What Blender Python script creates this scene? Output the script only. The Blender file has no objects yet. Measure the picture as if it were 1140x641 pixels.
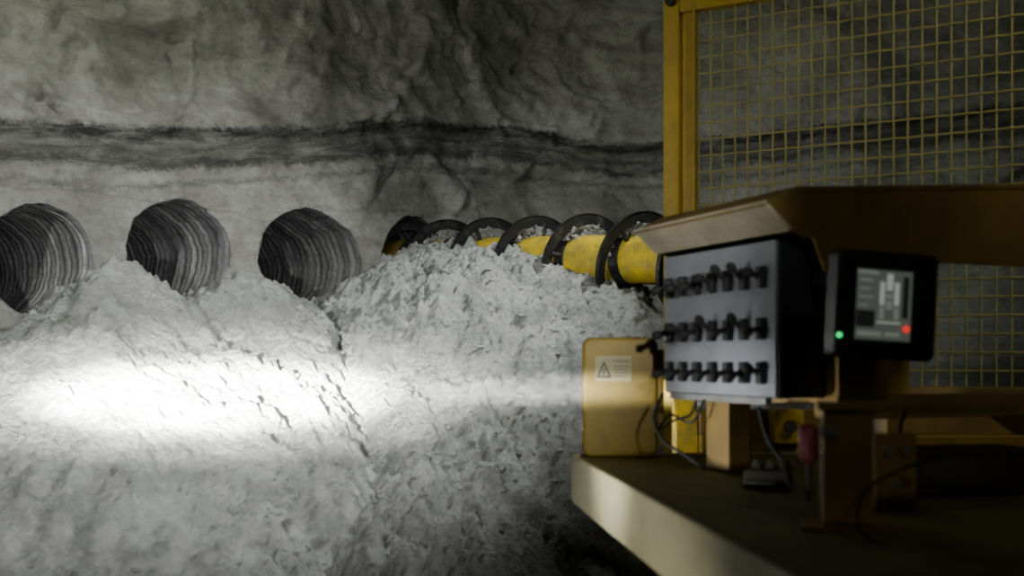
import bpy, math, random
from mathutils import Vector, Matrix, noise
random.seed(7)
C = 1.7           # eye height
F = 1222.0
HOR = 400.0
col = bpy.context.scene.collection

def P(u, v, d):
    return Vector(((u-570)/F*d, d, C+(HOR-v)/F*d))

# ------------------------------------------------------------------ materials
def new_mat(name):
    m = bpy.data.materials.new(name); m.use_nodes = True
    nt = m.node_tree; b = nt.nodes["Principled BSDF"]
    return m, nt, b

def noisy(name, c1, c2, scale=8, rough=0.5, metal=0.0, bump=0.1, bscale=60, detail=6, lo=0.35, hi=0.7, spec=0.5):
    m, nt, b = new_mat(name)
    N = nt.nodes; L = nt.links
    tc = N.new("ShaderNodeTexCoord")
    n = N.new("ShaderNodeTexNoise"); n.inputs["Scale"].default_value = scale; n.inputs["Detail"].default_value = detail
    n.inputs["Roughness"].default_value = 0.65
    L.new(tc.outputs["Object"], n.inputs["Vector"])
    r = N.new("ShaderNodeValToRGB")
    r.color_ramp.elements[0].position = lo; r.color_ramp.elements[0].color = (*c1, 1)
    r.color_ramp.elements[1].position = hi; r.color_ramp.elements[1].color = (*c2, 1)
    L.new(n.outputs["Fac"], r.inputs["Fac"]); L.new(r.outputs["Color"], b.inputs["Base Color"])
    n2 = N.new("ShaderNodeTexNoise"); n2.inputs["Scale"].default_value = bscale; n2.inputs["Detail"].default_value = 4
    L.new(tc.outputs["Object"], n2.inputs["Vector"])
    bp = N.new("ShaderNodeBump"); bp.inputs["Strength"].default_value = bump; bp.inputs["Distance"].default_value = 0.01
    L.new(n2.outputs["Fac"], bp.inputs["Height"]); L.new(bp.outputs["Normal"], b.inputs["Normal"])
    b.inputs["Roughness"].default_value = rough; b.inputs["Metallic"].default_value = metal
    b.inputs["Specular IOR Level"].default_value = spec
    return m

def emis(name, c, s):
    m, nt, b = new_mat(name)
    b.inputs["Base Color"].default_value = (*c, 1)
    b.inputs["Emission Color"].default_value = (*c, 1); b.inputs["Emission Strength"].default_value = s
    b.inputs["Roughness"].default_value = 0.4
    return m

YEL = noisy("yellow_paint", (0.56, 0.38, 0.012), (0.36, 0.24, 0.018), 6, 0.5)
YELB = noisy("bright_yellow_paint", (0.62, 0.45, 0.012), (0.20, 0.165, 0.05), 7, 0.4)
OCH = noisy("ochre_paint", (0.31, 0.205, 0.012), (0.21, 0.14, 0.014), 7, 0.5)
WIRE = noisy("dusty_yellow_wire", (0.46, 0.41, 0.13), (0.32, 0.29, 0.11), 7, 0.6)
BROWN = noisy("dusty_brown_yellow_paint", (0.28, 0.18, 0.04), (0.16, 0.105, 0.03), 5, 0.55)
TRAY = noisy("dusty_olive_deck", (0.26, 0.23, 0.07), (0.12, 0.11, 0.045), 5, 0.7, bump=0.3)
LIP = noisy("dusty_beige_edge", (0.76, 0.70, 0.42), (0.60, 0.54, 0.29), 4, 0.6)
HOODL = noisy("lamplit_dusty_hood_paint", (0.66, 0.59, 0.42), (0.46, 0.40, 0.26), 10, 0.7, bump=0.4)  # lamplight on the hood edge is put into this pale colour
BLACK = noisy("black_rubber", (0.010, 0.010, 0.010), (0.02, 0.02, 0.02), 20, 0.7)
BLKP = noisy("black_plastic", (0.010, 0.010, 0.012), (0.022, 0.022, 0.025), 20, 0.45)
DGREY = noisy("dark_steel_box", (0.06, 0.075, 0.095), (0.035, 0.045, 0.058), 8, 0.45)
GREYP = noisy("grey_panel", (0.38, 0.41, 0.45), (0.26, 0.285, 0.32), 6, 0.30)
STEEL = noisy("worn_steel", (0.45, 0.45, 0.44), (0.25, 0.25, 0.25), 15, 0.4, metal=0.7)
AUGB = noisy("blackened_flight_steel", (0.006, 0.007, 0.008), (0.06, 0.06, 0.055), 9, 0.5, lo=0.52, hi=0.8)
RED = noisy("red_plastic", (0.28, 0.06, 0.07), (0.18, 0.04, 0.05), 15, 0.5)
DARKM = noisy("dark_chassis", (0.05, 0.045, 0.03), (0.02, 0.02, 0.015), 6, 0.7)
LABEL = noisy("label_cream", (0.38, 0.33, 0.16), (0.32, 0.28, 0.13), 30, 0.5, bump=0)
LBLK = noisy("label_ink", (0.03, 0.03, 0.02), (0.06, 0.06, 0.04), 30, 0.5, bump=0)
SCR = emis("screen_glow", (0.09, 0.105, 0.09), 0.6)
SCRL = emis("screen_light", (0.5, 0.55, 0.5), 0.45)
SCRM = emis("screen_mid", (0.22, 0.25, 0.22), 0.5)
SCRD = emis("screen_dark", (0.02, 0.025, 0.02), 0.3)
GLED = emis("green_led", (0.02, 0.9, 0.2), 1.6)
RLED = emis("red_led", (0.9, 0.03, 0.02), 1.0)

def wall_material():
    m, nt, b = new_mat("rock_salt_wall")
    N = nt.nodes; L = nt.links
    tc = N.new("ShaderNodeTexCoord")
    at = N.new("ShaderNodeAttribute"); at.attribute_name = "bed"
    def nz(scale, detail=8, rough=0.6, vec=None, dist=0):
        n = N.new("ShaderNodeTexNoise"); n.inputs["Scale"].default_value = scale; n.inputs["Detail"].default_value = detail
        n.inputs["Roughness"].default_value = rough; n.inputs["Distortion"].default_value = dist
        L.new(vec or tc.outputs["Object"], n.inputs["Vector"]); return n.outputs["Fac"]
    def math_(op, a, bb=None, c=None):
        n = N.new("ShaderNodeMath"); n.operation = op
        for i, x in enumerate((a, bb, c)):
            if x is None: continue
            if isinstance(x, (int, float)): n.inputs[i].default_value = x
            else: L.new(x, n.inputs[i])
        return n.outputs[0]
    def ramp(fac, els, interp='LINEAR'):
        r = N.new("ShaderNodeValToRGB"); r.color_ramp.interpolation = interp
        e = r.color_ramp.elements
        while len(e) < len(els): e.new(0.5)
        for i, (p, c) in enumerate(els):
            e[i].position = p; e[i].color = (c[0], c[1], c[2], 1)
        L.new(fac, r.inputs["Fac"]); return r.outputs["Color"]
    def mix(fac, a, bb, mode='MIX'):
        n = N.new("ShaderNodeMix"); n.data_type = 'RGBA'; n.blend_type = mode
        if isinstance(fac, (int, float)): n.inputs[0].default_value = fac
        else: L.new(fac, n.inputs[0])
        for i, x in ((6, a), (7, bb)):
            if isinstance(x, tuple): n.inputs[i].default_value = (*x, 1)
            else: L.new(x, n.inputs[i])
        return n.outputs[2]
    base = ramp(nz(0.7, 13, 0.66, None, 0.5), [(0.32, (0.18, 0.18, 0.155)), (0.46, (0.31, 0.31, 0.28)), (0.56, (0.41, 0.41, 0.38)), (0.70, (0.58, 0.58, 0.545))])
    fine = ramp(nz(16, 8, 0.75), [(0.32, (0.5, 0.5, 0.5)), (0.55, (1, 1, 1))])
    base = mix(0.55, base, fine, 'MULTIPLY')
    rotm = N.new("ShaderNodeMapping"); rotm.inputs["Rotation"].default_value = (0.0, 0.8, 0.0); rotm.inputs["Scale"].default_value = (0.7, 0.7, 4.0)
    L.new(tc.outputs["Object"], rotm.inputs["Vector"])
    st_ = ramp(nz(1.0, 9, 0.68, rotm.outputs["Vector"], 0.2), [(0.32, (0.66, 0.66, 0.64)), (0.5, (1, 1, 1)), (0.70, (1.25, 1.25, 1.25))])
    base = mix(0.7, base, st_, 'MULTIPLY')
    mp = N.new("ShaderNodeMapping"); mp.inputs["Scale"].default_value = (1.0, 1.0, 7.0)
    cmb = N.new("ShaderNodeCombineXYZ")
    sx = N.new("ShaderNodeSeparateXYZ"); L.new(tc.outputs["Object"], sx.inputs[0])
    L.new(sx.outputs["X"], cmb.inputs[0]); L.new(sx.outputs["Y"], cmb.inputs[1]); L.new(at.outputs["Fac"], cmb.inputs[2])
    L.new(cmb.outputs[0], mp.inputs["Vector"])
    lay = nz(1.8, 10, 0.74, mp.outputs["Vector"], 0.5)
    w = math_('SUBTRACT', nz(1.8, 6, 0.6), 0.5)
    q = math_('MULTIPLY_ADD', w, 0.13, at.outputs["Fac"])
    w2 = math_('SUBTRACT', nz(10, 10, 0.85), 0.5)
    q = math_('MULTIPLY_ADD', w2, 0.26, q)
    qn = math_('MULTIPLY_ADD', q, 0.5, 0.5)
    band = ramp(qn, [(0.0, (0, 0, 0)), (0.362, (0, 0, 0)), (0.382, (0.55, 0.55, 0.55)), (0.402, (0.05, 0.05, 0.05)), (0.43, (0.2, 0.2, 0.2)), (0.452, (0.85, 0.85, 0.85)),
                     (0.475, (0.85, 0.85, 0.85)), (0.49, (0.65, 0.65, 0.65)), (0.51, (0.85, 0.85, 0.85)), (0.53, (0.65, 0.65, 0.65)), (0.548, (0.8, 0.8, 0.8)), (0.56, (1, 1, 1)), (0.586, (1, 1, 1)), (0.608, (0, 0, 0)), (1, (0, 0, 0))])
    br = ramp(lay, [(0.46, (1, 1, 1)), (0.64, (0.4, 0.4, 0.4))])
    bf = mix(1.0, band, br, 'MULTIPLY')
    c = mix(bf, base, (0.030, 0.029, 0.027))
    l2 = ramp(lay, [(0.36, (0.5, 0.5, 0.48)), (0.5, (1, 1, 1))])
    c = mix(0.2, c, l2, 'MULTIPLY')
    vr = N.new("ShaderNodeTexVoronoi"); vr.feature = 'DISTANCE_TO_EDGE'; vr.inputs["Scale"].default_value = 0.5
    dm = N.new("ShaderNodeVectorMath"); dm.operation = 'ADD'
    nn = N.new("ShaderNodeTexNoise"); nn.inputs["Scale"].default_value = 1.1; nn.inputs["Detail"].default_value = 9; nn.inputs["Roughness"].default_value = 0.6
    L.new(tc.outputs["Object"], nn.inputs["Vector"]); L.new(nn.outputs["Color"], dm.inputs[0]); L.new(rotm.outputs["Vector"], dm.inputs[1])
    L.new(dm.outputs[0], vr.inputs["Vector"])
    cr = ramp(vr.outputs["Distance"], [(0.0, (0.35, 0.35, 0.33)), (0.025, (1, 1, 1))])
    c = mix(0.35, c, cr, 'MULTIPLY')
    hi = ramp(qn, [(0.55, (1, 1, 1)), (1.0, (0.72, 0.73, 0.62))])  # dimness of the upper wall put into its colour, with an olive tint
    c = mix(1.0, c, hi, 'MULTIPLY')
    L.new(c, b.inputs["Base Color"])
    b.inputs["Roughness"].default_value = 0.8; b.inputs["Specular IOR Level"].default_value = 0.3
    bp = N.new("ShaderNodeBump"); bp.inputs["Strength"].default_value = 1.0; bp.inputs["Distance"].default_value = 0.08
    h = math_('ADD', nz(5, 13, 0.77), math_('MULTIPLY', lay, 0.35))
    L.new(h, bp.inputs["Height"]); L.new(bp.outputs["Normal"], b.inputs["Normal"])
    return m
WALL = wall_material()

def rubble_material():
    m, nt, b = new_mat("crushed_salt")
    N = nt.nodes; L = nt.links
    tc = N.new("ShaderNodeTexCoord")
    n = N.new("ShaderNodeTexNoise"); n.inputs["Scale"].default_value = 3.0; n.inputs["Detail"].default_value = 10; n.inputs["Roughness"].default_value = 0.7
    L.new(tc.outputs["Object"], n.inputs["Vector"])
    r = N.new("ShaderNodeValToRGB")
    r.color_ramp.elements[0].position = 0.36; r.color_ramp.elements[0].color = (0.35, 0.36, 0.335, 1)
    r.color_ramp.elements[1].position = 0.6; r.color_ramp.elements[1].color = (0.62, 0.635, 0.61, 1)
    L.new(n.outputs["Fac"], r.inputs["Fac"]); L.new(r.outputs["Color"], b.inputs["Base Color"])
    n2 = N.new("ShaderNodeTexNoise"); n2.inputs["Scale"].default_value = 12; n2.inputs["Detail"].default_value = 12; n2.inputs["Roughness"].default_value = 0.8
    L.new(tc.outputs["Object"], n2.inputs["Vector"])
    v = N.new("ShaderNodeTexVoronoi"); v.inputs["Scale"].default_value = 24
    L.new(tc.outputs["Object"], v.inputs["Vector"])
    ad = N.new("ShaderNodeMath"); ad.operation = 'MULTIPLY_ADD'; ad.inputs[1].default_value = -0.45
    L.new(v.outputs["Distance"], ad.inputs[0]); L.new(n2.outputs["Fac"], ad.inputs[2])
    bp = N.new("ShaderNodeBump"); bp.inputs["Strength"].default_value = 1.0; bp.inputs["Distance"].default_value = 0.14
    L.new(ad.outputs[0], bp.inputs["Height"]); L.new(bp.outputs["Normal"], b.inputs["Normal"])
    b.inputs["Roughness"].default_value = 0.8; b.inputs["Specular IOR Level"].default_value = 0.3
    return m
RUB = rubble_material()
FLOORM = noisy("dusty_floor", (0.2, 0.19, 0.17), (0.3, 0.29, 0.26), 3, 0.9, bump=0.6, bscale=12)

# ------------------------------------------------------------------ builders
def finish(name, verts, faces, mat, parent=None, bevel=0.0, smooth=False, label=None):
    lo = Vector(verts[0]); hi = Vector(verts[0])
    for v in verts:
        for i in range(3):
            lo[i] = min(lo[i], v[i]); hi[i] = max(hi[i], v[i])
    c = (lo+hi)/2
    me = bpy.data.meshes.new(name)
    me.from_pydata([tuple(Vector(v)-c) for v in verts], [], faces)
    me.update()
    import bmesh
    bm = bmesh.new(); bm.from_mesh(me); bmesh.ops.recalc_face_normals(bm, faces=bm.faces[:]); bm.to_mesh(me); bm.free()
    me.materials.append(mat)
    if smooth:
        for p in me.polygons: p.use_smooth = True
    o = bpy.data.objects.new(name, me); col.objects.link(o)
    if parent is not None:
        o.parent = parent; o.location = c - parent.location
    else:
        o.location = c
    if bevel:
        md = o.modifiers.new("bevel", 'BEVEL'); md.width = bevel; md.segments = 3; md.limit_method = 'ANGLE'
    if label: o["label"] = label
    return o

class MB:
    def __init__(s): s.v = []; s.f = []
    def add(s, vs, fs):
        k = len(s.v); s.v += [Vector(v) for v in vs]; s.f += [tuple(i+k for i in f) for f in fs]; return s
    def box(s, fr, a, b, z):
        (O, A, B) = fr
        vs = []
        for zz in z:
            for bb in b:
                for aa in a:
                    vs.append((O[0]+A[0]*aa+B[0]*bb, O[1]+A[1]*aa+B[1]*bb, C+zz))
        return s.add(vs, [(0, 1, 3, 2), (4, 6, 7, 5), (0, 4, 5, 1), (2, 3, 7, 6), (0, 2, 6, 4), (1, 5, 7, 3)])
    def prism_bz(s, fr, poly, a0, a1):
        (O, A, B) = fr; n = len(poly); vs = []
        for aa in (a0, a1):
            for bb, zz in poly: vs.append((O[0]+A[0]*aa+B[0]*bb, O[1]+A[1]*aa+B[1]*bb, C+zz))
        fs = [tuple(range(n)), tuple(range(2*n-1, n-1, -1))]+[(i, (i+1) % n, n+(i+1) % n, n+i) for i in range(n)]
        return s.add(vs, fs)
    def prism_ab(s, fr, poly, z0, z1):
        (O, A, B) = fr; n = len(poly); vs = []
        for zz in (z0, z1):
            for aa, bb in poly: vs.append((O[0]+A[0]*aa+B[0]*bb, O[1]+A[1]*aa+B[1]*bb, C+zz))
        fs = [tuple(range(n)), tuple(range(2*n-1, n-1, -1))]+[(i, (i+1) % n, n+(i+1) % n, n+i) for i in range(n)]
        return s.add(vs, fs)
    def tube(s, pts, r, seg=10, smoothpath=False):
        pts = [Vector(p) for p in pts]
        if smoothpath:
            q = []
            ext = [2*pts[0]-pts[1]]+pts+[2*pts[-1]-pts[-2]]
            for i in range(1, len(ext)-2):
                for k in range(8):
                    t = k/8; p0, p1, p2, p3 = ext[i-1:i+3]
                    q.append(0.5*((2*p1)+(p2-p0)*t+(2*p0-5*p1+4*p2-p3)*t*t+(3*p1-p0-3*p2+p3)*t**3))
            q.append(pts[-1]); pts = q
        n = len(pts); vs = []; fs = []
        rr = r if isinstance(r, (list, tuple)) else [r]*n
        up = None
        for i, p in enumerate(pts):
            t = (pts[min(i+1, n-1)]-pts[max(i-1, 0)]).normalized()
            if up is None:
                up = t.orthogonal().normalized()
            up = (up-t*up.dot(t)).normalized(); w = t.cross(up)
            for k in range(seg):
                a = 2*math.pi*k/seg
                vs.append(p+(up*math.cos(a)+w*math.sin(a))*rr[i])
        for i in range(n-1):
            for k in range(seg):
                fs.append((i*seg+k, i*seg+(k+1) % seg, (i+1)*seg+(k+1) % seg, (i+1)*seg+k))
        fs.append(tuple(range(seg-1, -1, -1))); fs.append(tuple((n-1)*seg+k for k in range(seg)))
        return s.add(vs, fs)
    def done(s, name, mat, parent=None, bevel=0, smooth=False, label=None):
        return finish(name, s.v, s.f, mat, parent, bevel, smooth, label)

def empty(name, loc, label, cat, group=None):
    e = bpy.data.objects.new(name, None); e.location = loc; e.empty_display_size = 0.1
    col.objects.link(e); e["label"] = label; e["category"] = cat
    if group: e["group"] = group
    return e
def L3(fr, a, b, z):
    O, A, B = fr
    return Vector((O[0]+A[0]*a+B[0]*b, O[1]+A[1]*a+B[1]*b, C+z))
def interp(tab, x):
    if x <= tab[0][0]: return tab[0][1]
    for (x0, y0), (x1, y1) in zip(tab, tab[1:]):
        if x <= x1:
            t = (x-x0)/(x1-x0); return y0+(y1-y0)*t
    return tab[-1][1]

# ------------------------------------------------------------------ wall
D = (0.69, 0.72); dl = math.hypot(*D); D = (D[0]/dl, D[1]/dl)
AX = Vector((-D[1], D[0], 0))            # into the rock
S0 = (-2.51, 8.3)
AT = [(2.8, math.atan2(D[1], D[0])), (5.0, 0.04), (6.2, -0.05), (8, -0.3), (12, -0.5)]
def base_xy(s):
    if s <= 2.8: return Vector((S0[0]+D[0]*s, S0[1]+D[1]*s, 0))
    p = Vector((S0[0]+D[0]*2.8, S0[1]+D[1]*2.8, 0))
    t = 2.8
    while t < s:
        st = min(0.05, s-t); a = interp(AT, t)
        p = p+Vector((math.cos(a)*st, math.sin(a)*st, 0)); t += 0.05
    return p
def base_n(s):
    a = interp(AT, s)
    return Vector((math.sin(a), -math.cos(a), 0))
# (s, z, radius, horizontal stretch)
holes = [(-1.06, 0.68, 0.38, 1.0), (0.0, 0.80, 0.41, 1.06), (1.20, 0.81, 0.44, 1.17), (2.36, 0.89, 0.40, 1.0)]
def irr(a, h):
    return 1+0.055*noise.noise(Vector((math.cos(a)*1.6, math.sin(a)*1.6, h[0]*5+3)))+0.03*noise.noise(Vector((math.cos(a)*6, math.sin(a)*6, h[0]*5+8)))
def hrad(s, z, h):
    dx = (s-h[0])/h[3]; dz = z-h[1]
    return math.hypot(dx, dz)/irr(math.atan2(dz, dx), h)
def facet(s, z, f, seed):
    q = Vector((s*f+0.35*noise.noise(Vector((s*f*1.5, z*f*1.5, seed))), z*f*1.35+0.35*noise.noise(Vector((s*f*1.5, z*f*1.5, seed+9))), seed))
    v = noise.voronoi(q)
    c = v[1][0]
    h1 = noise.cell(c*13.7+Vector((seed, 0, 0)))-0.5; h2 = noise.cell(c*9.1+Vector((0, 5, seed)))-0.5; h3 = noise.cell(c*17.3)-0.5
    e = min(1.0, (v[0][1]-v[0][0])/0.12)
    return ((q.x-c.x)*h1*1.6+(q.y-c.y)*h2*1.6+h3*0.7)*e
def disp(s, z):
    p = Vector((s*0.5+3.1, z*0.55, 1.7))
    d = noise.fractal(p, 1.0, 2.0, 3)*0.13
    up = max(0.0, min(1.0, (z-0.9)/0.9))
    inband = max(0.0, 1-abs(z-interp(BED, s))/0.22)
    up2 = up*(1-0.7*inband)
    d += facet(s, z, 0.65, 2.3)*0.09*(0.15+up2)
    d += facet(s+0.4*z, z, 1.7, 7.7)*0.035*(0.25+up2)
    d += facet(s+0.4*z, z, 4.5, 12.1)*0.016*(0.4+up2)
    d += noise.fractal(Vector((s*3.0, z*3.8, 2.2)), 0.7, 2.0, 7)*0.022
    m = 1.0
    for h in holes:
        m = min(m, max(0.12, min(1.0, (hrad(s, z, h)-h[2])/0.35)))
    return d*m + 0.12*max(0, min(1, (z-2.0)))
BED = [(-4, 1.2), (-0.7, 1.47), (0, 1.56), (1.18, 1.76), (2.36, 1.98), (3.6, 2.08), (4.8, 2.0), (6.5, 2.15), (8.5, 2.3), (12, 2.5)]
cache = {}
def W(s, z):
    k = round(s, 4)
    if k not in cache: cache[k] = (base_xy(s), base_n(s))
    b, n = cache[k]
    p = b+n*disp(s, z); p.z = C+z
    return p
step = 0.028
ns = int(14.5/step); z0, z1 = -1.75, 4.25; nz_ = int((z1-z0)/step)
SS = -4.2
verts = []; bed = []
inside = {}
for i in range(ns+1):
    s = SS+i*step
    for j in range(nz_+1):
        z = z0+j*step
        ss, zz = s, z
        for h in holes:
            if abs(s-h[0]) > 0.7 or abs(z-h[1]) > 0.7: continue
            r = hrad(s, z, h)
            if r < h[2]+step*0.5 and r > h[2]-step*0.9:
                ss = h[0]+(s-h[0])/r*h[2]; zz = h[1]+(z-h[1])/r*h[2]
            if r <= h[2]-step*0.9: inside[(i, j)] = 1
        verts.append(W(ss, zz)); bed.append(zz-interp(BED, ss))
faces = []
for i in range(ns):
    for j in range(nz_):
        if any((a, b) in inside for a in (i, i+1) for b in (j, j+1)): continue
        a = i*(nz_+1)+j
        faces.append((a, a+nz_+1, a+nz_+2, a+1))
me = bpy.data.meshes.new("wall_back"); me.from_pydata([tuple(v) for v in verts], [], faces); me.update()
at = me.attributes.new("bed", 'FLOAT', 'POINT'); at.data.foreach_set("value", bed)
for p in me.polygons: p.use_smooth = True
me.materials.append(WALL)
wall = bpy.data.objects.new("wall_back", me); col.objects.link(wall)
wall["kind"] = "structure"; wall["label"] = "rough banded grey rock salt mine wall"; wall["category"] = "wall"

hl = ["dark round bored hole with ribbed inside, heaped with crushed salt",
      "large round bored hole with pale spiral grooves inside",
      "round bored hole with dark grooved inside above the salt heap",
      "dark bored hole with the auger string running out of it"]
def hole_mat(name, bright):
    m, nt, b = new_mat(name)
    N = nt.nodes; L = nt.links
    at = N.new("ShaderNodeAttribute"); at.attribute_name = "depth"
    n0 = N.new("ShaderNodeTexNoise"); n0.inputs["Scale"].default_value = 1.6; n0.inputs["Detail"].default_value = 6
    tc = N.new("ShaderNodeTexCoord"); L.new(tc.outputs["Object"], n0.inputs["Vector"])
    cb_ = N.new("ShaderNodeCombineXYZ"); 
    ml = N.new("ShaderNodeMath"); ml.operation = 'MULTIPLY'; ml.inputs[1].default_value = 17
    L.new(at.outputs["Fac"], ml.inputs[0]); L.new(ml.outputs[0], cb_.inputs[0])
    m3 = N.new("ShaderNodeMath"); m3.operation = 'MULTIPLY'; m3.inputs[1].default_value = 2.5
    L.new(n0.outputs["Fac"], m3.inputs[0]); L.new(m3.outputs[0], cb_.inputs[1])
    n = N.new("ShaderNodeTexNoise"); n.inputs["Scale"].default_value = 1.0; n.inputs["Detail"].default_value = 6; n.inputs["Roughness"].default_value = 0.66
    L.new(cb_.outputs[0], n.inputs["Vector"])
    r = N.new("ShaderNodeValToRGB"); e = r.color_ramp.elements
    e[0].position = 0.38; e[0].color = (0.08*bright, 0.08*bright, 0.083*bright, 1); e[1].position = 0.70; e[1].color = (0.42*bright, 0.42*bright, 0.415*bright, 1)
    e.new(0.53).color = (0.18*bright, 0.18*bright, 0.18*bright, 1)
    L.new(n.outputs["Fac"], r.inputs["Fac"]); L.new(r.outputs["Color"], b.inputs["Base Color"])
    b.inputs["Roughness"].default_value = 0.8
    n2 = N.new("ShaderNodeTexNoise"); n2.inputs["Scale"].default_value = 20; n2.inputs["Detail"].default_value = 6
    L.new(tc.outputs["Object"], n2.inputs["Vector"])
    bp = N.new("ShaderNodeBump"); bp.inputs["Strength"].default_value = 0.8; bp.inputs["Distance"].default_value = 0.03
    L.new(n2.outputs["Fac"], bp.inputs["Height"]); L.new(bp.outputs["Normal"], b.inputs["Normal"])
    return m
HMS = [hole_mat("grooved_bored_rock", 1.15), hole_mat("shaded_grooved_bored_rock", 0.8), hole_mat("deep_shade_grooved_bored_rock", 0.35)]  # one bored rock; shade of the darker holes is scaled into its colour
for idx, h in enumerate(holes):
    hs, hz, hr, kx = h
    vs = []; fs = []; dep = []; seg = 96; rows = 220; length = 3.6
    for i in range(rows):
        dist = -0.004+length*(i/(rows-1))**1.3
        for k in range(seg):
            a = -math.pi/2+2*math.pi*k/seg
            g = 0.009*math.sin(2*math.pi*dist/0.085+a)*min(1, i/4) + 0.02*noise.noise(Vector((math.cos(a)*2, math.sin(a)*2, dist*3+idx*7)))*min(1, i/4)
            r = (hr+0.004+g)*irr(a if a <= math.pi else a-2*math.pi, h)
            mouth = W(hs+math.cos(a)*r*kx, hz+math.sin(a)*r)
            vs.append(mouth+AX*dist); dep.append(dist+a*0.085/6.283+idx*5)
    for i in range(rows-1):
        for k in range(seg):
            fs.append((i*seg+k, i*seg+(k+1) % seg, (i+1)*seg+(k+1) % seg, (i+1)*seg+k))
    fs.append(tuple((rows-1)*seg+k for k in range(seg)))
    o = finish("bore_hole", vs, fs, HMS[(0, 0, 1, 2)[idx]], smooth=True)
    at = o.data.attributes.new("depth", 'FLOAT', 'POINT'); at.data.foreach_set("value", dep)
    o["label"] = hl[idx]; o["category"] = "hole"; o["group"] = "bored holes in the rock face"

# ------------------------------------------------------------------ rubble terrain
RH = [(-0.3, 0.76), (0.0, 0.89), (0.46, 0.98), (0.99, 0.98), (1.40, 0.91), (1.70, 0.80), (2.05, 0.67), (2.53, 0.55), (2.83, 0.42), (3.5, 0.15), (5, -0.7)]
M4 = Vector((-0.875, 10.0, 0)); R = Vector((0.692, -0.722, 0))
def smax(a, b, k):
    h = max(k-abs(a-b), 0)/k
    return max(a, b)+h*h*k*0.25
def terrain(x, y):
    wx = x+0.12*noise.noise(Vector((x*1.3, y*1.3, 5)))+0.06*noise.noise(Vector((x*5, y*5, 5))); wy = y+0.12*noise.noise(Vector((x*1.3, y*1.3, 15)))+0.06*noise.noise(Vector((x*5, y*5, 25)))
    def cone(ax, ay, az, sl, rr=0.02):
        return az-sl*(math.sqrt((wx-ax)**2+(wy-ay)**2+rr*rr)-rr)
    hA = cone(-2.76, 7.65, 0.67, 0.66)
    hB = cone(-2.08, 8.55, 0.72, 0.67, 0.1)
    rv = Vector((wx+2.72, wy-7.65, 0)); rd = Vector((0.93, -0.37, 0)); rt = min(max(rv.dot(rd), 0), 1.5); rp = (rv-rd*rt).length
    hA = smax(hA, 0.61-0.50*rt-0.66*rp, 0.15)
    hD = cone(-3.75, 7.05, 0.42, 0.7)
    v = Vector((wx, wy, 0))-M4
    t = v.dot(R); pr = v.dot(Vector((-0.722, -0.692, 0)))
    tc_ = min(max(t, -0.1), 5)
    H = interp(RH, tc_)
    ex = t-tc_
    pd = max(0, pr-0.25) if pr > 0 else max(0, -pr-0.35)
    dd = math.hypot(pd, ex)
    hC = H-0.66*(math.sqrt(dd*dd+0.01)-0.1)
    ty = min(max(9.3-wy, 0), 5); ext = (9.3-wy)-ty
    lx = wx-(-0.45+0.02*ty)
    hE = 0.72-0.46*ty-0.52*(math.sqrt(lx*lx+ext*ext+0.16)-0.4)
    hC = smax(hC, hE, 0.3)
    left = smax(smax(hA, hB, 0.15), hD, 0.1)
    h = max(left, hC)
    dlt = hC-left
    cw = 1/(1+math.exp(-dlt/0.03))
    h -= 0.065*math.exp(-((dlt+0.02)/0.07)**2)          # crease where the heaps meet
    h += 0.05*cw*math.exp(-((dlt-0.16)/0.09)**2)
    h += noise.fractal(Vector((x*1.6, y*1.6, 0.5)), 1.0, 2.0, 3)*0.06
    h += noise.fractal(Vector((x*5.0, y*1.4, 3.5)), 0.8, 2.0, 4)*0.04*(1-0.4*cw)   # runnels down the slope
    vo = noise.voronoi(Vector((x*4.5+noise.noise(Vector((x*6, y*6, 2)))*0.8, y*4.5, 3.3)))[0]
    h += (0.45-vo[0])*(0.055+0.06*cw)
    vo2 = noise.voronoi(Vector((x*10+noise.noise(Vector((x*11, y*11, 2)))*0.6, y*10, 1.8)))[0]
    h += (0.4-vo2[0])*(0.055+0.035*cw)
    vo3 = noise.voronoi(Vector((x*21, y*21, 5.5)))[0]
    h += (0.4-vo3[0])*(0.042+0.004*cw)
    h += noise.fractal(Vector((x*9, y*9, 6)), 0.6, 2.0, 6)*(0.034+0.004*cw)
    return max(h, -1.72+0.03*noise.noise(Vector((x*2, y*2, 0))))
x0, x1, y0, y1 = -5.2, 3.6, 4.5, 10.9; st = 0.016
nx = int((x1-x0)/st); ny = int((y1-y0)/st)
tv = []
for i in range(nx+1):
    for j in range(ny+1):
        x = x0+i*st; y = y0+j*st
        tv.append((x, y, C+terrain(x, y)))
tf = [(i*(ny+1)+j, (i+1)*(ny+1)+j, (i+1)*(ny+1)+j+1, i*(ny+1)+j+1) for i in range(nx) for j in range(ny)]
me = bpy.data.meshes.new("salt_heap"); me.from_pydata(tv, [], tf); me.update()
for p in me.polygons: p.use_smooth = True
me.materials.append(RUB)
heap = bpy.data.objects.new("salt_heap", me); col.objects.link(heap)
heap["label"] = "pale heap of crushed salt spilling from the bored holes"; heap["category"] = "rubble heap"; heap["kind"] = "stuff"

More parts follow.
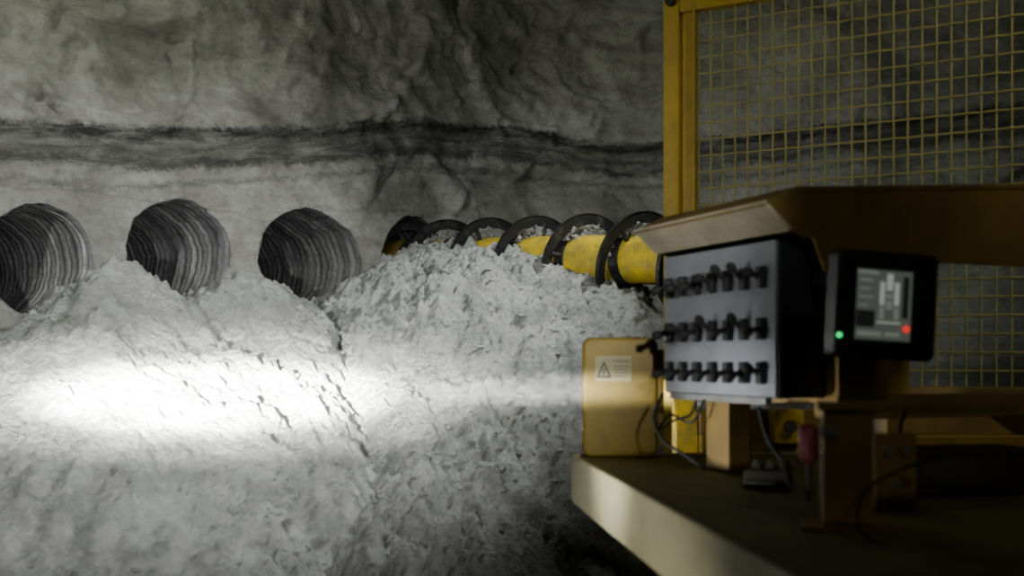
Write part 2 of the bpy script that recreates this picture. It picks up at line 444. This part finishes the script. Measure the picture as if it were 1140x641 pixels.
mb = MB()
phi = (1+5**0.5)/2
ico = [Vector(v).normalized() for v in [(-1, phi, 0), (1, phi, 0), (-1, -phi, 0), (1, -phi, 0), (0, -1, phi), (0, 1, phi), (0, -1, -phi), (0, 1, -phi), (phi, 0, -1), (phi, 0, 1), (-phi, 0, -1), (-phi, 0, 1)]]
icf = [(0, 11, 5), (0, 5, 1), (0, 1, 7), (0, 7, 10), (0, 10, 11), (1, 5, 9), (5, 11, 4), (11, 10, 2), (10, 7, 6), (7, 1, 8), (3, 9, 4), (3, 4, 2), (3, 2, 6), (3, 6, 8), (3, 8, 9), (4, 9, 5), (2, 4, 11), (6, 2, 10), (8, 6, 7), (9, 8, 1)]
for k in range(4200):
    x = random.uniform(-1.6, 1.5) if k % 3 else random.uniform(-4.2, -1); y = random.uniform(5.0, 9.6)
    r = 0.007+0.024*random.random()**3
    z = C+terrain(x, y)
    sc = Vector((random.uniform(.7, 1.4), random.uniform(.7, 1.4), random.uniform(.4, .9)))
    mb.add([Vector((x, y, z))+Vector((v.x*sc.x, v.y*sc.y, v.z*sc.z))*r*random.uniform(.7, 1.25) for v in ico], icf)
o = mb.done("salt_clods", RUB); o["label"] = "small loose lumps of crushed salt scattered on the heap"; o["category"] = "rubble"; o["kind"] = "stuff"

me = bpy.data.meshes.new("floor"); me.from_pydata([(-12, -4, -0.03), (12, -4, -0.03), (12, 13, -0.03), (-12, 13, -0.03)], [], [(0, 1, 2, 3)]); me.materials.append(FLOORM)
o = bpy.data.objects.new("floor", me); col.objects.link(o); o["kind"] = "structure"; o["label"] = "dusty mine floor"; o["category"] = "floor"
me = bpy.data.meshes.new("ceiling"); me.from_pydata([(-12, -4, 5.9), (12, -4, 5.9), (12, 13, 5.9), (-12, 13, 5.9)], [], [(3, 2, 1, 0)]); me.materials.append(WALL)
o = bpy.data.objects.new("ceiling", me); col.objects.link(o); o["kind"] = "structure"; o["label"] = "rough rock mine roof"; o["category"] = "ceiling"

# ------------------------------------------------------------------ auger
Rd = Vector((0.692, -0.722, -0.065)).normalized()
A0 = Vector((-0.875, 10.0, C+0.91))
aug = empty("auger", A0+Rd*1.5+Vector((0, 0, -0.35)), "yellow auger string with black spiral flights half buried in crushed salt", "auger")
e1 = Rd.cross(Vector((0, 0, 1))).normalized(); e2 = e1.cross(Rd).normalized()
YFAR = noisy("shaded_grimy_yellow_paint", (0.20, 0.145, 0.012), (0.05, 0.045, 0.03), 9, 0.5)  # grimy shaft yellow, darkened to paint in the shade at the far end
mb = MB(); mb.tube([A0+Rd*t for t in (-1.8, -0.5, 0.3)], 0.185, 40); mb.done("shaft", YFAR, aug, label="grimy yellow tubular shaft with shade painted into its colour")
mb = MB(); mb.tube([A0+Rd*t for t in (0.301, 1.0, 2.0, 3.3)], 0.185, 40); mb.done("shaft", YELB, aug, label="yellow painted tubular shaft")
for t in (0.02, 0.30, 0.58, 0.86, 1.42, 1.98, 2.53, 3.08):
    m2 = MB(); m2.tube([A0+Rd*(t-0.045), A0+Rd*(t+0.045)], 0.197, 40); m2.done("joint_collar", AUGB, aug, bevel=0.006)
pitch = 0.555; ph = 1.1
def flight(t0, t1, ri, ro, th, name, ext=0.0):
    seg = 48; n = int((t1-t0)/pitch*seg)
    vs = []; fs = []
    for i in range(n+1):
        t = t0+i/seg*pitch; a = 2*math.pi*(t+1.8)/pitch+ph
        rd = e1*math.cos(a)+e2*math.sin(a)
        rw = ro*(1+0.012*noise.noise(Vector((t*9, 0, 0))))
        for (r, o_) in ((ri, -th), (rw-0.012, -th), (rw, -th-ext), (rw, th+ext), (rw-0.012, th), (ri, th)):
            vs.append(A0+Rd*(t+o_)+rd*r)
    for i in range(n):
        for k in range(6):
            a = i*6+k; b = i*6+(k+1) % 6
            fs.append((a, b, b+6, a+6))
    fs.append(tuple(range(6))); fs.append(tuple(n*6+k for k in range(6)))
    return finish(name, vs, fs, AUGB, aug, smooth=False, label="blackened steel helical flighting")
flight(-1.8, 3.35, 0.268, 0.352, 0.008, "spiral_flight", 0.008)
t = -1.7
while t < 3.3:
    a = 2*math.pi*(t+1.8)/pitch+ph
    rd = e1*math.cos(a)+e2*math.sin(a)
    m2 = MB(); m2.tube([A0+Rd*t+rd*0.165, A0+Rd*t+rd*0.29], 0.02, 10); m2.done("flight_strut", AUGB, aug)
    t += pitch*0.37
mb = MB()
for k in range(1600):
    a = random.gauss(math.pi/2+0.5, 0.6)
    tt = (a-ph)/(2*math.pi)*pitch-1.8
    while tt < 0.0: tt += pitch
    tt += pitch*random.randint(0, 4)
    t = tt-abs(random.gauss(0, 0.045))
    if t > 2.7: continue
    rr_ = 0.185+0.09*random.random()**1.5
    rd = e1*math.cos(a)+e2*math.sin(a)
    c = A0+Rd*t+rd*rr_
    r = 0.010+0.016*random.random()
    mb.add([c+v*r*random.uniform(.8, 1.2) for v in ico], icf)
o = mb.done("stuck_salt", RUB, aug, label="pale salt caked against the flights"); o["kind"] = "stuff"

# ------------------------------------------------------------------ machine platform
TZ = -0.333
p_far = Vector((0.198, 3.80, 0))
te = Vector((0.20, -1.97, 0)).normalized()     # along the left edge toward camera
tb = Vector((-te.y, te.x, 0))                  # to the right
FT = ((p_far.x, p_far.y), (te.x, te.y), (tb.x, tb.y))
plat = empty("machine_platform", Vector((0.9, 3.0, 0)), "ochre steel machine deck with a dusty turned-down edge", "machine platform")
mb = MB(); mb.prism_ab(FT, [(0.03, 0.012), (2.9, 0.012), (2.9, 1.9), (-0.01, 1.9), (-0.005, 0.05), (0.01, 0.02)], TZ-0.02, TZ)
mb.done("deck", TRAY, plat, label="dusty olive deck plate")
mb = MB()
arc = [(0.05+(-0.055)*math.cos(t), 0.05-0.05*math.sin(t)) for t in [math.pi/2*k/6 for k in range(7)]]
outer = [(-0.005, 1.9)]+arc+[(2.9, 0.0)]
inner = [(2.9, 0.018)]+[(0.05+(-0.037)*math.cos(t), 0.05-0.032*math.sin(t)) for t in [math.pi/2*k/6 for k in range(6, -1, -1)]]+[(0.013, 1.9)]
mb.prism_ab(FT, outer+inner, TZ-0.15, TZ+0.006)
mb.box(FT, (0.06, 2.9), (0.0, 0.05), (TZ-0.155, TZ-0.143))
mb.done("edge_skirt", LIP, plat, bevel=0.006, label="pale dusty turned-down edge")
mb = MB()
mb.box(FT, (0.3, 2.7), (0.45, 1.7), (-1.15, TZ-0.02))
mb.done("chassis", DARKM, plat, bevel=0.02)
for a in (0.55, 2.3):
    for b in (0.55, 1.5):
        m2 = MB(); m2.box(FT, (a, a+0.2), (b, b+0.2), (-1.72, -1.10)); m2.done("leg", DARKM, plat, bevel=0.01)

# ------------------------------------------------------------------ electrical box
BF = Vector((0.97, -0.10, 0)).normalized(); BB = Vector((-BF.y, BF.x, 0))
bo = P(648, 507, 3.72)
FB = ((bo.x, bo.y), (BF.x, BF.y), (BB.x, BB.y))
ebox = empty("equipment_enclosure", Vector((bo.x+0.13, bo.y+0.1, C+TZ)), "ochre steel enclosure with rounded corners and a warning sticker", "metal box")
zb = TZ+0.002; zt = zb+0.405
def rrect(x0, x1, y0, y1, r, n=5):
    pts = []
    for cx, cy, a0 in ((x1-r, y0+r, -90), (x1-r, y1-r, 0), (x0+r, y1-r, 90), (x0+r, y0+r, 180)):
        for k in range(n+1):
            a = math.radians(a0+90*k/n); pts.append((cx+math.cos(a)*r, cy+math.sin(a)*r))
    return pts
def poly_az(mb, fr, poly, b0, b1):
    n = len(poly); vs = []
    for bb in (b0, b1):
        for aa, zz in poly: vs.append(L3(fr, aa, bb, zz))
    fs = [tuple(range(n)), tuple(range(2*n-1, n-1, -1))]+[(i, (i+1) % n, n+(i+1) % n, n+i) for i in range(n)]
    return mb.add(vs, fs)
def rrprism(mb, fr, x0, x1, za, zc, b0, b1, r):
    return poly_az(mb, fr, rrect(x0, x1, za, zc, r), b0, b1)
mb = rrprism(MB(), FB, 0.0, 0.255, zb, zt, 0.0, 0.20, 0.032); mb.done("body", OCH, ebox, bevel=0.012)
mb = MB(); mb.box(FB, (0.255, 0.275), (0.01, 0.17), (zb+0.04, zt-0.04)); mb.done("side_flange", OCH, ebox, bevel=0.004)
mb = MB(); mb.box(FB, (0.044, 0.166), (-0.003, 0.002), (zt-0.148, zt-0.062)); mb.done("warning_sticker", LABEL, ebox, label="cream warning sticker")
cx, cz = 0.074, zt-0.108
mb = MB(); poly_az(mb, FB, [(cx-0.027, cz-0.028), (cx+0.027, cz-0.028), (cx, cz+0.030)], -0.0045, -0.003)
mb.done("warning_symbol", LBLK, ebox, label="black outlined warning triangle")
mb = MB(); poly_az(mb, FB, [(cx-0.016, cz-0.021), (cx+0.016, cz-0.021), (cx, cz+0.015)], -0.0055, -0.0045)
mb.done("warning_symbol_field", LABEL, ebox)
mb = MB(); mb.box(FB, (cx-0.003, cx+0.003), (-0.0065, -0.0055), (cz-0.018, cz+0.004)); mb.done("warning_symbol_figure", LBLK, ebox)
for k in range(4):
    mb = MB(); mb.box(FB, (0.108, 0.158-0.008*(k % 2)), (-0.0045, -0.003), (zt-0.098-k*0.011, zt-0.0955-k*0.011)); mb.done("print_line", LBLK, ebox)
cu = bpy.data.curves.new("sticker_text", 'FONT'); cu.body = "WARNING"; cu.size = 0.0125; cu.extrude = 0.0006; cu.align_x = 'CENTER'
tmp = bpy.data.objects.new("tmp_text", cu); col.objects.link(tmp)
bpy.context.view_layer.update()
tme = bpy.data.meshes.new_from_object(tmp.evaluated_get(bpy.context.evaluated_depsgraph_get()))
bpy.data.objects.remove(tmp)
tme.name = "sticker_text"; tme.materials.clear(); tme.materials.append(LBLK)
tx = bpy.data.objects.new("sticker_text", tme); col.objects.link(tx)
rot = Matrix(((BF.x, 0, -BB.x), (BF.y, 0, -BB.y), (0, 1, 0))).to_4x4()
tx.parent = ebox; tx.matrix_local = Matrix.Translation(L3(FB, 0.132, -0.0045, zt-0.084)-ebox.location) @ rot

# ------------------------------------------------------------------ guard cage
cg = Vector((0.88, -0.47, 0)).normalized(); cb = Vector((-cg.y, cg.x, 0))
go = P(738, 400, 5.0)
FG = ((go.x, go.y), (cg.x, cg.y), (cb.x, cb.y))
cage = empty("safety_cage", Vector((go.x, go.y, 0)), "yellow steel guard frame filled with woven wire mesh", "safety cage")
ZT = 1.60; ZB = -0.42
mb = MB(); mb.box(FG, (0.0, 0.075), (0.0, 0.07), (-1.70, ZT+0.2)); mb.done("post", YEL, cage, bevel=0.008)
mb = MB(); mb.box(FG, (0.077, 0.15), (0.03, 0.038), (ZB, ZT)); mb.box(FG, (0.142, 0.15), (0.0, 0.038), (ZB, ZT)); mb.done("angle_upright", YEL, cage, bevel=0.002)
mb = MB(); mb.box(FG, (2.3, 2.38), (0.0, 0.07), (-1.70, ZT+0.2)); mb.done("post", YEL, cage, bevel=0.008)
mb = MB(); mb.box(FG, (0.077, 2.298), (0.0, 0.06), (ZT-0.03, ZT+0.03)); mb.done("top_rail", YEL, cage, bevel=0.006)
mb = MB(); mb.box(FG, (0.152, 2.298), (0.0, 0.06), (-0.19, -0.11)); mb.done("bottom_rail", BROWN, cage, bevel=0.006)
mb = MB(); a = 0.16; i = 0; b0 = 0.03; HS = 0.074; VS = 0.056
a00 = a; nh = int((ZT+0.12)/HS)
while a < 2.29:
    pts = [L3(FG, a, b0+0.004*(1 if (i+k) % 2 else -1), -0.12+k*HS) for k in range(nh+1)]
    mb.tube(pts, 0.0044, 6); a += VS; i += 1
k = 0; z = -0.12+HS
while z < ZT-0.03:
    n_ = int((2.29-a00)/VS)
    pts = [L3(FG, a00+q*VS, b0-0.004*(1 if (k+1+q) % 2 else -1), z) for q in range(n_+1)]
    mb.tube(pts, 0.0044, 6); z += HS; k += 1
mb.done("wire_mesh", WIRE, cage, label="woven dusty yellow wire mesh infill")
m2 = MB(); p = L3(FG, 0.04, -0.001, 1.62); m2.tube([p, p-cb*0.03], 0.022, 12); m2.done("hinge_bolt", DARKM, cage)

beam = empty("machine_beam", Vector((1.4, 4.5, C-0.4)), "yellow steel crossbeam with bolted mounting block behind the deck", "beam")
FW = ((0.0, 4.35), (1, 0), (0, 1))
mb = MB(); mb.box(FW, (0.75, 2.3), (0.0, 0.1), (-0.42, -0.30)); mb.done("lower_bar", OCH, beam, bevel=0.008)
mb = MB(); mb.box(FW, (0.75, 2.3), (0.03, 0.05), (-0.30, -0.20)); mb.done("web_plate", BROWN, beam, bevel=0.003)
mb = MB(); mb.box(FW, (1.02, 1.14), (-0.08, 0.03), (-0.33, -0.195)); mb.done("mounting_block", YEL, beam, bevel=0.01)
m2 = MB(); m2.tube([Vector((1.08, 4.27, C-0.26)), Vector((1.08, 4.245, C-0.26))], 0.025, 16); m2.done("bolt", DARKM, beam)
for a in (0.78, 2.1):
    mb = MB(); mb.box(FW, (a, a+0.1), (0.0, 0.1), (-1.7, -0.42)); mb.done("leg", DARKM, beam)
mb = MB()
mb.prism_bz(((0.655, 4.40), (1, 0), (0, 1)), [(0.0, -0.42), (0.10, -0.42), (0.10, -0.16), (0.06, -0.16), (0.0, -0.24)], 0.0, 0.094)
mb.done("gusset", YELB, beam, bevel=0.008)

# ------------------------------------------------------------------ control console
ca = Vector((0.383, -0.924, 0)).normalized(); cbv = Vector((0.924, 0.383, 0)).normalized()
FC = ((0.483, 3.47), (ca.x, ca.y), (cbv.x, cbv.y))
ZP0, ZP1 = -0.105, 0.322; PW = 0.585
con = empty("control_console", Vector((0.75, 3.1, C+TZ)), "dark control box with black levers under a dusty orange hood", "control console")
mb = MB(); mb.prism_bz(FC, [(0.006, ZP0), (0.155, ZP0), (0.155, 0.14), (0.075, ZP1), (0.006, ZP1)], 0.0, PW)
mb.done("body", DGREY, con, bevel=0.004)
mb = MB(); mb.box(FC, (0.004, PW-0.004), (-0.002, 0.006), (ZP0+0.004, ZP1-0.002)); mb.done("front_panel", GREYP, con, bevel=0.0015, label="grey front plate")
mb = MB(); mb.box(FC, (0.03, PW-0.05), (0.0, 0.02), (ZP0-0.018, ZP0)); mb.done("bottom_flange", STEEL, con)
rows_z = [0.225, 0.085, -0.035]
protos = {}
nlev = 7
for ri, z in enumerate(rows_z):
    for k in range(nlev):
        a = 0.045+k*0.081
        til = random.choice([-1, 0, 1])
        key = til
        off = L3(FC, a, 0, z)
        if key not in protos:
            m = MB()
            m.box(FC, (-0.014+a, 0.014+a), (-0.024, -0.002), (z-0.032, z+0.028))
            base = m.done("lever", BLKP, con, bevel=0.005, label="black hand lever")
            m = MB(); p0 = L3(FC, a, -0.020, z); p1 = L3(FC, a, -0.048, z+0.008+0.016*til)
            m.tube([p0, p1], [0.008, 0.007], 10)
            stick = m.done("lever_stick", BLACK, base, smooth=False)
            m = MB(); dd = (p1-p0).normalized()
            m.tube([p1-dd*0.006, p1, p1+dd*0.010, p1+dd*0.018, p1+dd*0.023], [0.009, 0.0125, 0.0135, 0.0115, 0.005], 14)
            knob = m.done("knob", BLACK, base, smooth=False)
            wl = con.location+base.location
            stick.location = stick.location+base.location-wl
            knob.location = knob.location+base.location-wl
            protos[key] = (base, stick, knob, off)
        else:
            base, stick, knob, o0 = protos[key]
            nb = base.copy(); col.objects.link(nb); nb.location = base.location+(off-o0)
            for ch in (stick, knob):
                nc = ch.copy(); nc.parent = nb; col.objects.link(nc)
mb = MB()
mb.prism_bz(FC, [(-0.005, 0.335), (-0.085, 0.405), (-0.078, 0.414), (0.005, 0.344)], -0.05, PW+0.06)
mb.done("hood_lip", HOODL, con, bevel=0.002, label="dusty flared hood edge with lamplight painted into its pale colour")
mb = MB()
mb.prism_bz(FC, [(-0.085, 0.405), (0.02, 0.455), (0.95, 0.52), (0.95, 0.505), (0.02, 0.44), (-0.078, 0.398)], -0.05, PW+0.06)
mb.done("hood_roof", BROWN, con, bevel=0.002)
for a0 in (PW+0.045, -0.05):
    mb = MB()
    mb.prism_bz(FC, [(-0.078, 0.40), (0.02, 0.442), (0.95, 0.508), (0.95, 0.27), (0.36, 0.27), (0.33, 0.20), (0.33, -0.1), (0.157, -0.1), (0.157, 0.14), (0.077, 0.323), (-0.002, 0.338)], a0, a0+0.012)
    mb.done("hood_end_plate", BROWN, con)
mb = MB(); mb.box(FC, (-0.03, PW+0.045), (0.165, 0.18), (-0.10, 0.30)); mb.done("rear_plate", BROWN, con)
mb = MB(); mb.box(FC, (0.19, 0.31), (0.03, 0.11), (TZ+0.001, ZP0-0.001)); mb.done("leg", BROWN, con, bevel=0.006)
mb = MB(); mb.box(FC, (0.52, 0.62), (0.17, 0.90), (-0.165, -0.10)); mb.done("shelf_beam", BROWN, con, bevel=0.006)
mb = MB(); mb.box(FC, (0.05, 0.12), (0.78, 0.88), (TZ+0.001, 0.5)); mb.done("leg", BROWN, con, bevel=0.006)

std = empty("support_stand", Vector((0.66, 2.15, C+TZ)), "orange painted steel stand with a horizontal arm on the deck", "support stand")
FS = ((0.66, 2.15), (0.97, -0.24), (0.24, 0.97))
mb = MB(); mb.box(FS, (-0.05, 0.045), (-0.02, 0.06), (TZ+0.009, -0.10)); mb.done("column", BROWN, std, bevel=0.005)
mb = MB(); mb.box(FS, (-0.06, 0.3), (-0.03, 0.07), (-0.10, -0.085)); mb.done("arm", BROWN, std, bevel=0.003)
mb = MB(); mb.box(FS, (-0.09, 0.09), (-0.05, 0.09), (TZ+0.001, TZ+0.009)); mb.done("foot_plate", BROWN, std, bevel=0.002)
mb = MB(); mb.box(FS, (-0.055, -0.02), (-0.03, -0.02), (-0.15, -0.13)); mb.done("clip", STEEL, std)

# ------------------------------------------------------------------ display monitor
mo = P(931, 399, 2.60); ma = Vector((0.965, 0.26, 0)).normalized(); mbv = Vector((-ma.y, ma.x, 0))
FM = ((mo.x, mo.y), (ma.x, ma.y), (mbv.x, mbv.y))
mon = empty("display_monitor", Vector((mo.x+0.13, mo.y+0.05, C+0.1)), "rugged black display with lit screen, green and red indicator lights", "monitor")
mb = rrprism(MB(), FM, 0.0, 0.275, 0.0, 0.258, 0.0, 0.05, 0.018); mb.done("housing", BLKP, mon, bevel=0.006)
mb = MB(); mb.box(FM, (0.045, 0.20), (-0.004, 0.0), (0.045, 0.213)); mb.done("screen", SCR, mon)
mb = MB()
for (a0, a1, z0_, z1_) in ((0.03, 0.045, 0.03, 0.228), (0.20, 0.215, 0.03, 0.228), (0.045, 0.20, 0.03, 0.045), (0.045, 0.20, 0.213, 0.228)):
    mb.box(FM, (a0, a1), (-0.010, 0.0), (z0_, z1_))
mb.done("bezel", BLACK, mon)
for (a0, a1, z0_, z1_, mm) in ((0.112, 0.124, 0.13, 0.185, SCRL), (0.152, 0.164, 0.13, 0.185, SCRL), (0.112, 0.124, 0.095, 0.125, SCRM), (0.152, 0.164, 0.095, 0.125, SCRM),
                           (0.130, 0.146, 0.165, 0.205, SCRL), (0.130, 0.146, 0.12, 0.14, SCRM), (0.106, 0.170, 0.086, 0.090, SCRL), (0.128, 0.148, 0.145, 0.158, SCRM),
                           (0.050, 0.105, 0.202, 0.210, SCRM), (0.055, 0.09, 0.185, 0.190, SCRM), (0.055, 0.085, 0.165, 0.169, SCRM), (0.055, 0.095, 0.145, 0.149, SCRM), (0.055, 0.08, 0.125, 0.129, SCRM), (0.055, 0.12, 0.055, 0.065, SCRM), (0.13, 0.17, 0.055, 0.065, SCRM)):
    mb = MB(); mb.box(FM, (a0, a1), (-0.0055, -0.004), (z0_, z1_)); mb.done("screen_graphic", mm, mon, label="pale mark of the diagram shown on the screen")
for (a0, a1, z0_, z1_) in ((0.05, 0.10, 0.075, 0.115), (0.175, 0.19, 0.10, 0.20)):
    mb = MB(); mb.box(FM, (a0, a1), (-0.005, -0.004), (z0_, z1_)); mb.done("screen_tile", SCRD, mon)
m2 = MB(); p = L3(FM, 0.008, -0.001, 0.052); m2.tube([p, p-mbv*0.006], 0.006, 12); m2.done("indicator_light", GLED, mon, label="green indicator light")
m2 = MB(); p = L3(FM, 0.183, -0.011, 0.075); m2.tube([p, p-mbv*0.004], 0.008, 12); m2.done("indicator_light", RLED, mon, label="red indicator light")
mb = MB(); mb.box(FM, (0.13, 0.19), (0.05, 0.42), (0.19, 0.23)); mb.box(FM, (0.13, 0.19), (0.38, 0.42), (0.23, 0.47)); mb.done("bracket", BLKP, mon, bevel=0.004)
mon.rotation_euler = (0, math.radians(3), 0)

# ------------------------------------------------------------------ hoses, valve bits
def hose(pts, r, mat, label, name="hydraulic_hose", cat="hose"):
    m = MB(); m.tube(pts, r, 10, True)
    o = m.done(name, mat, smooth=True); o["label"] = label; o["category"] = cat; o["group"] = "hoses and cables on the deck"
    return o
hose([P(738, 438, 3.45), P(728, 465, 3.4), P(738, 490, 3.35), P(760, 505, 3.3), P(785, 522, 3.25)], 0.005, BLACK, "thin black cable drooping beside the enclosure", "cable", "cable")
hose([P(775, 445, 3.3), P(768, 462, 3.35), P(750, 468, 3.5), P(735, 478, 3.72)], 0.004, BLACK, "black cable running from console to enclosure", "cable", "cable")
hose([P(784, 445, 3.25), P(770, 470, 3.3), P(745, 462, 3.5), P(730, 485, 3.7)], 0.004, BLACK, "black cable looping under the console", "cable", "cable")
hose([P(1060, 505, 2.2), P(1010, 520, 2.15), P(965, 545, 2.1), P(955, 585, 2.02), P(985, 606, 1.98), P(1050, 612, 1.96)], 0.003, BLACK, "thin black cable curling across the deck", "cable", "cable")
hose([P(845, 455, 3.1), P(855, 490, 2.9), P(872, 515, 2.75), P(880, 543, 2.65)], 0.006, BLACK, "black hose running down to the deck")
hose([P(1010, 455, 2.6), P(1002, 480, 2.5), P(1015, 515, 2.45), P(1050, 540, 2.4), P(1130, 545, 2.4)], 0.005, BLACK, "black hose hanging from the console shelf")
jb = empty("junction_box", Vector((1.0, 2.75, C+TZ)), "dark scuffed steel junction box bolted on the deck", "metal box")
FJ = ((0.92, 2.62), (0.985, 0.17), (-0.17, 0.985))
mb = MB(); mb.box(FJ, (0.0, 0.42), (0.0, 0.22), (TZ+0.001, TZ+0.10)); mb.done("body", DARKM, jb, bevel=0.01)
mb = MB(); mb.box(FJ, (0.02, 0.40), (0.02, 0.20), (TZ+0.101, TZ+0.112)); mb.done("lid", DARKM, jb, bevel=0.003)
br = empty("clamp_bracket", Vector((0.86, 2.5, C+TZ)), "dusty brown angle bracket with steel bolts on the deck", "bracket")
FK = ((0.80, 2.42), (0.97, 0.1), (-0.1, 0.97))
mb = MB(); mb.box(FK, (0.0, 0.10), (0.0, 0.012), (TZ+0.001, TZ+0.17)); mb.box(FK, (0.0, 0.10), (0.012, 0.10), (TZ+0.001, TZ+0.012)); mb.done("angle", BROWN, br, bevel=0.003)
for a_, z_ in ((0.03, 0.13), (0.07, 0.13), (0.05, 0.06)):
    m2 = MB(); p = L3(FK, a_, -0.001, TZ+z_); m2.tube([p, p-Vector((-0.1, 0.97, 0))*0.012], 0.01, 6); m2.done("bolt", STEEL, br)

vb = empty("valve_block", P(850, 545, 2.75), "dusty steel hydraulic valve block with fittings", "valve")
vp = P(850, 400, 2.8); FV = ((vp.x, vp.y), (0.95, -0.3), (0.3, 0.95))
mb = MB(); mb.box(FV, (-0.05, 0.07), (0.0, 0.1), (TZ+0.001, TZ+0.05)); mb.done("body", DARKM, vb, bevel=0.006)
for k in range(3):
    m2 = MB(); p = L3(FV, -0.02+k*0.035, 0.05, TZ+0.05); m2.tube([p, p+Vector((0, 0, 0.012)), p+Vector((0, 0, 0.013)), p+Vector((0, 0, 0.022))], [0.014, 0.014, 0.009, 0.009], 6); m2.done("fitting", DARKM, vb)
mb = MB(); mb.box(FV, (-0.05, 0.03), (-0.02, 0.0), (TZ+0.015, TZ+0.022)); mb.done("plate", STEEL, vb)

rh = empty("red_handle_valve", P(900, 530, 2.6), "dull red grip handle on a small steel spindle", "handle")
m2 = MB(); p = P(900, 515, 2.6); zt_ = P(900, 472, 2.6)
m2.tube([p, p+(zt_-p)*0.15, p+(zt_-p)*0.5, p+(zt_-p)*0.85, zt_], [0.014, 0.024, 0.022, 0.024, 0.014], 16); m2.done("grip", RED, rh, smooth=True)
m2 = MB(); q = Vector((p.x, p.y, C+TZ)); m2.tube([q, p+Vector((0, 0, 0.01))], 0.007, 10); m2.done("spindle", DARKM, rh)

# ------------------------------------------------------------------ lights
def spot(name, loc, tgt, e, size, blend, color, rad=0.1, sc=(1, 1, 1)):
    l = bpy.data.lights.new(name, 'SPOT'); l.energy = e; l.spot_size = math.radians(size); l.spot_blend = blend; l.color = color; l.shadow_soft_size = rad
    o = bpy.data.objects.new(name, l); col.objects.link(o); o.location = loc
    d = Vector(tgt)-Vector(loc); o.rotation_euler = d.to_track_quat('-Z', 'Y').to_euler(); o.scale = sc
    return o
spot("beam_lamp", (-1.6, 0.6, C+0.0), (-0.2, 7.3, C-0.20), 11000, 50, 1.0, (1.0, 1.0, 0.98), 0.05, (1, 0.034, 1))
spot("heap_front_fill", (-1.5, 0.8, C+0.0), (-2.0, 6.5, C-0.35), 1300, 54, 1.0, (1.0, 1.0, 0.98), 0.06, (1, 0.45, 1))  # added soft fill lifting the lower heap, no separate fixture
spot("main_beam_lamp", (-1.5, 0.8, C+0.0), (-1.85, 6.6, C-0.20), 17000, 36, 1.0, (1.0, 1.0, 0.98), 0.06, (1, 0.25, 1))
spot("hot_beam_lamp", (-1.5, 0.8, C+0.0), (-1.85, 6.6, C-0.22), 190000, 22, 0.9, (1.0, 1.0, 0.98), 0.06, (1, 0.22, 1))
spot("work_lamp", (0.6, 0.5, C+0.45), (-2.6, 8.5, C+0.8), 560, 52, 0.9, (0.98, 1.0, 0.97), 0.05)
spot("heap_relief_fill", (1.9, 7.4, C+3.2), (-2.1, 7.4, C+0.0), 1150, 74, 0.9, (0.98, 1.0, 0.97), 0.07)  # added light raking over the heap to bring out its relief
spot("rock_fill", (-2.6, 1.4, C+2.0), (-1.4, 9.4, C+1.9), 700, 75, 1.0, (0.98, 1.0, 0.95), 0.1)  # added fill to brighten the rock wall
spot("rock_grazing_fill", (-5.2, 4.0, C+2.6), (-1.4, 9.4, C+2.2), 450, 80, 1.0, (0.98, 1.0, 0.95), 0.1)  # added grazing light from the left for contrast on the rock
spot("auger_fill", (-2.2, 1.6, C+1.3), (0.75, 8.3, C+0.55), 420, 17, 1.0, (1.0, 1.0, 0.95), 0.08)  # added fill for the auger and the dark salt at its near end
spot("panel_side_fill", (-2.6, 2.4, C-0.45), (0.63, 3.15, C-0.22), 480, 13, 1.0, (1.0, 0.99, 0.98), 0.12)  # added narrow light, aimed low to brighten the bottom of the panel
spot("hood_lip_fill", (-2.6, 2.2, C+0.1), (0.6, 3.1, C+0.46), 80, 17, 1.0, (1.0, 0.97, 0.90), 0.12)  # added light for the hood lip alone
spot("deck_edge_fill", (-2.4, 0.6, C-0.5), (0.35, 2.8, C-0.44), 170, 28, 1.0, (1.0, 0.98, 0.9), 0.1, (1, 0.4, 1))  # added light to brighten the deck's turned-down edge
spot("post_fill", (-2.6, 2.4, C+0.6), (0.75, 5.0, C+0.9), 120, 34, 1.0, (1.0, 0.97, 0.88), 0.1)  # added light for the upper cage post, left unlit otherwise
spot("low_post_fill", (-2.2, 3.2, C-0.1), (0.74, 4.6, C-0.26), 700, 10, 1.0, (1.0, 0.96, 0.82), 0.05)  # added narrow light to make the low yellow part under the console bright
spot("machine_warm_fill", (1.3, -0.2, C+1.6), (0.90, 3.0, C+0.2), 19, 55, 1.0, (1.0, 0.90, 0.72), 0.3)  # added warm fill from behind the camera onto the machine
spot("rock_behind_mesh_fill", (2.6, 6.8, C+0.9), (2.6, 10.8, C+1.6), 120, 85, 0.9, (0.95, 1.0, 0.88), 0.1)  # added light for the rock seen through the mesh
spot("streak_lamp", (2.5, 6.6, C+0.6), (0.55, 11.2, C+1.75), 150, 22, 1.0, (0.97, 1.0, 0.92), 0.1, (0.5, 1, 1))
spot("cage_fill", (2.4, 2.2, C+2.4), (1.5, 4.7, C+0.6), 80, 70, 1.0, (1.0, 0.97, 0.80), 0.1)  # added light to make the wire mesh stand out

w = bpy.data.worlds.new("world"); bpy.context.scene.world = w; w.use_nodes = True
w.node_tree.nodes["Background"].inputs[0].default_value = (0.6, 0.63, 0.5, 1); w.node_tree.nodes["Background"].inputs[1].default_value = 0.02

cam = bpy.data.cameras.new("camera"); co = bpy.data.objects.new("camera", cam); col.objects.link(co)
co.location = (0, 0, C); co.rotation_euler = (math.radians(90), 0, 0)
cam.sensor_width = 36; cam.lens = 36*F/1140; cam.shift_y = (HOR-320.5)/1140
cam.dof.use_dof = True; cam.dof.focus_distance = 8.0; cam.dof.aperture_fstop = 2.4
cam.clip_end = 100
bpy.context.scene.camera = co
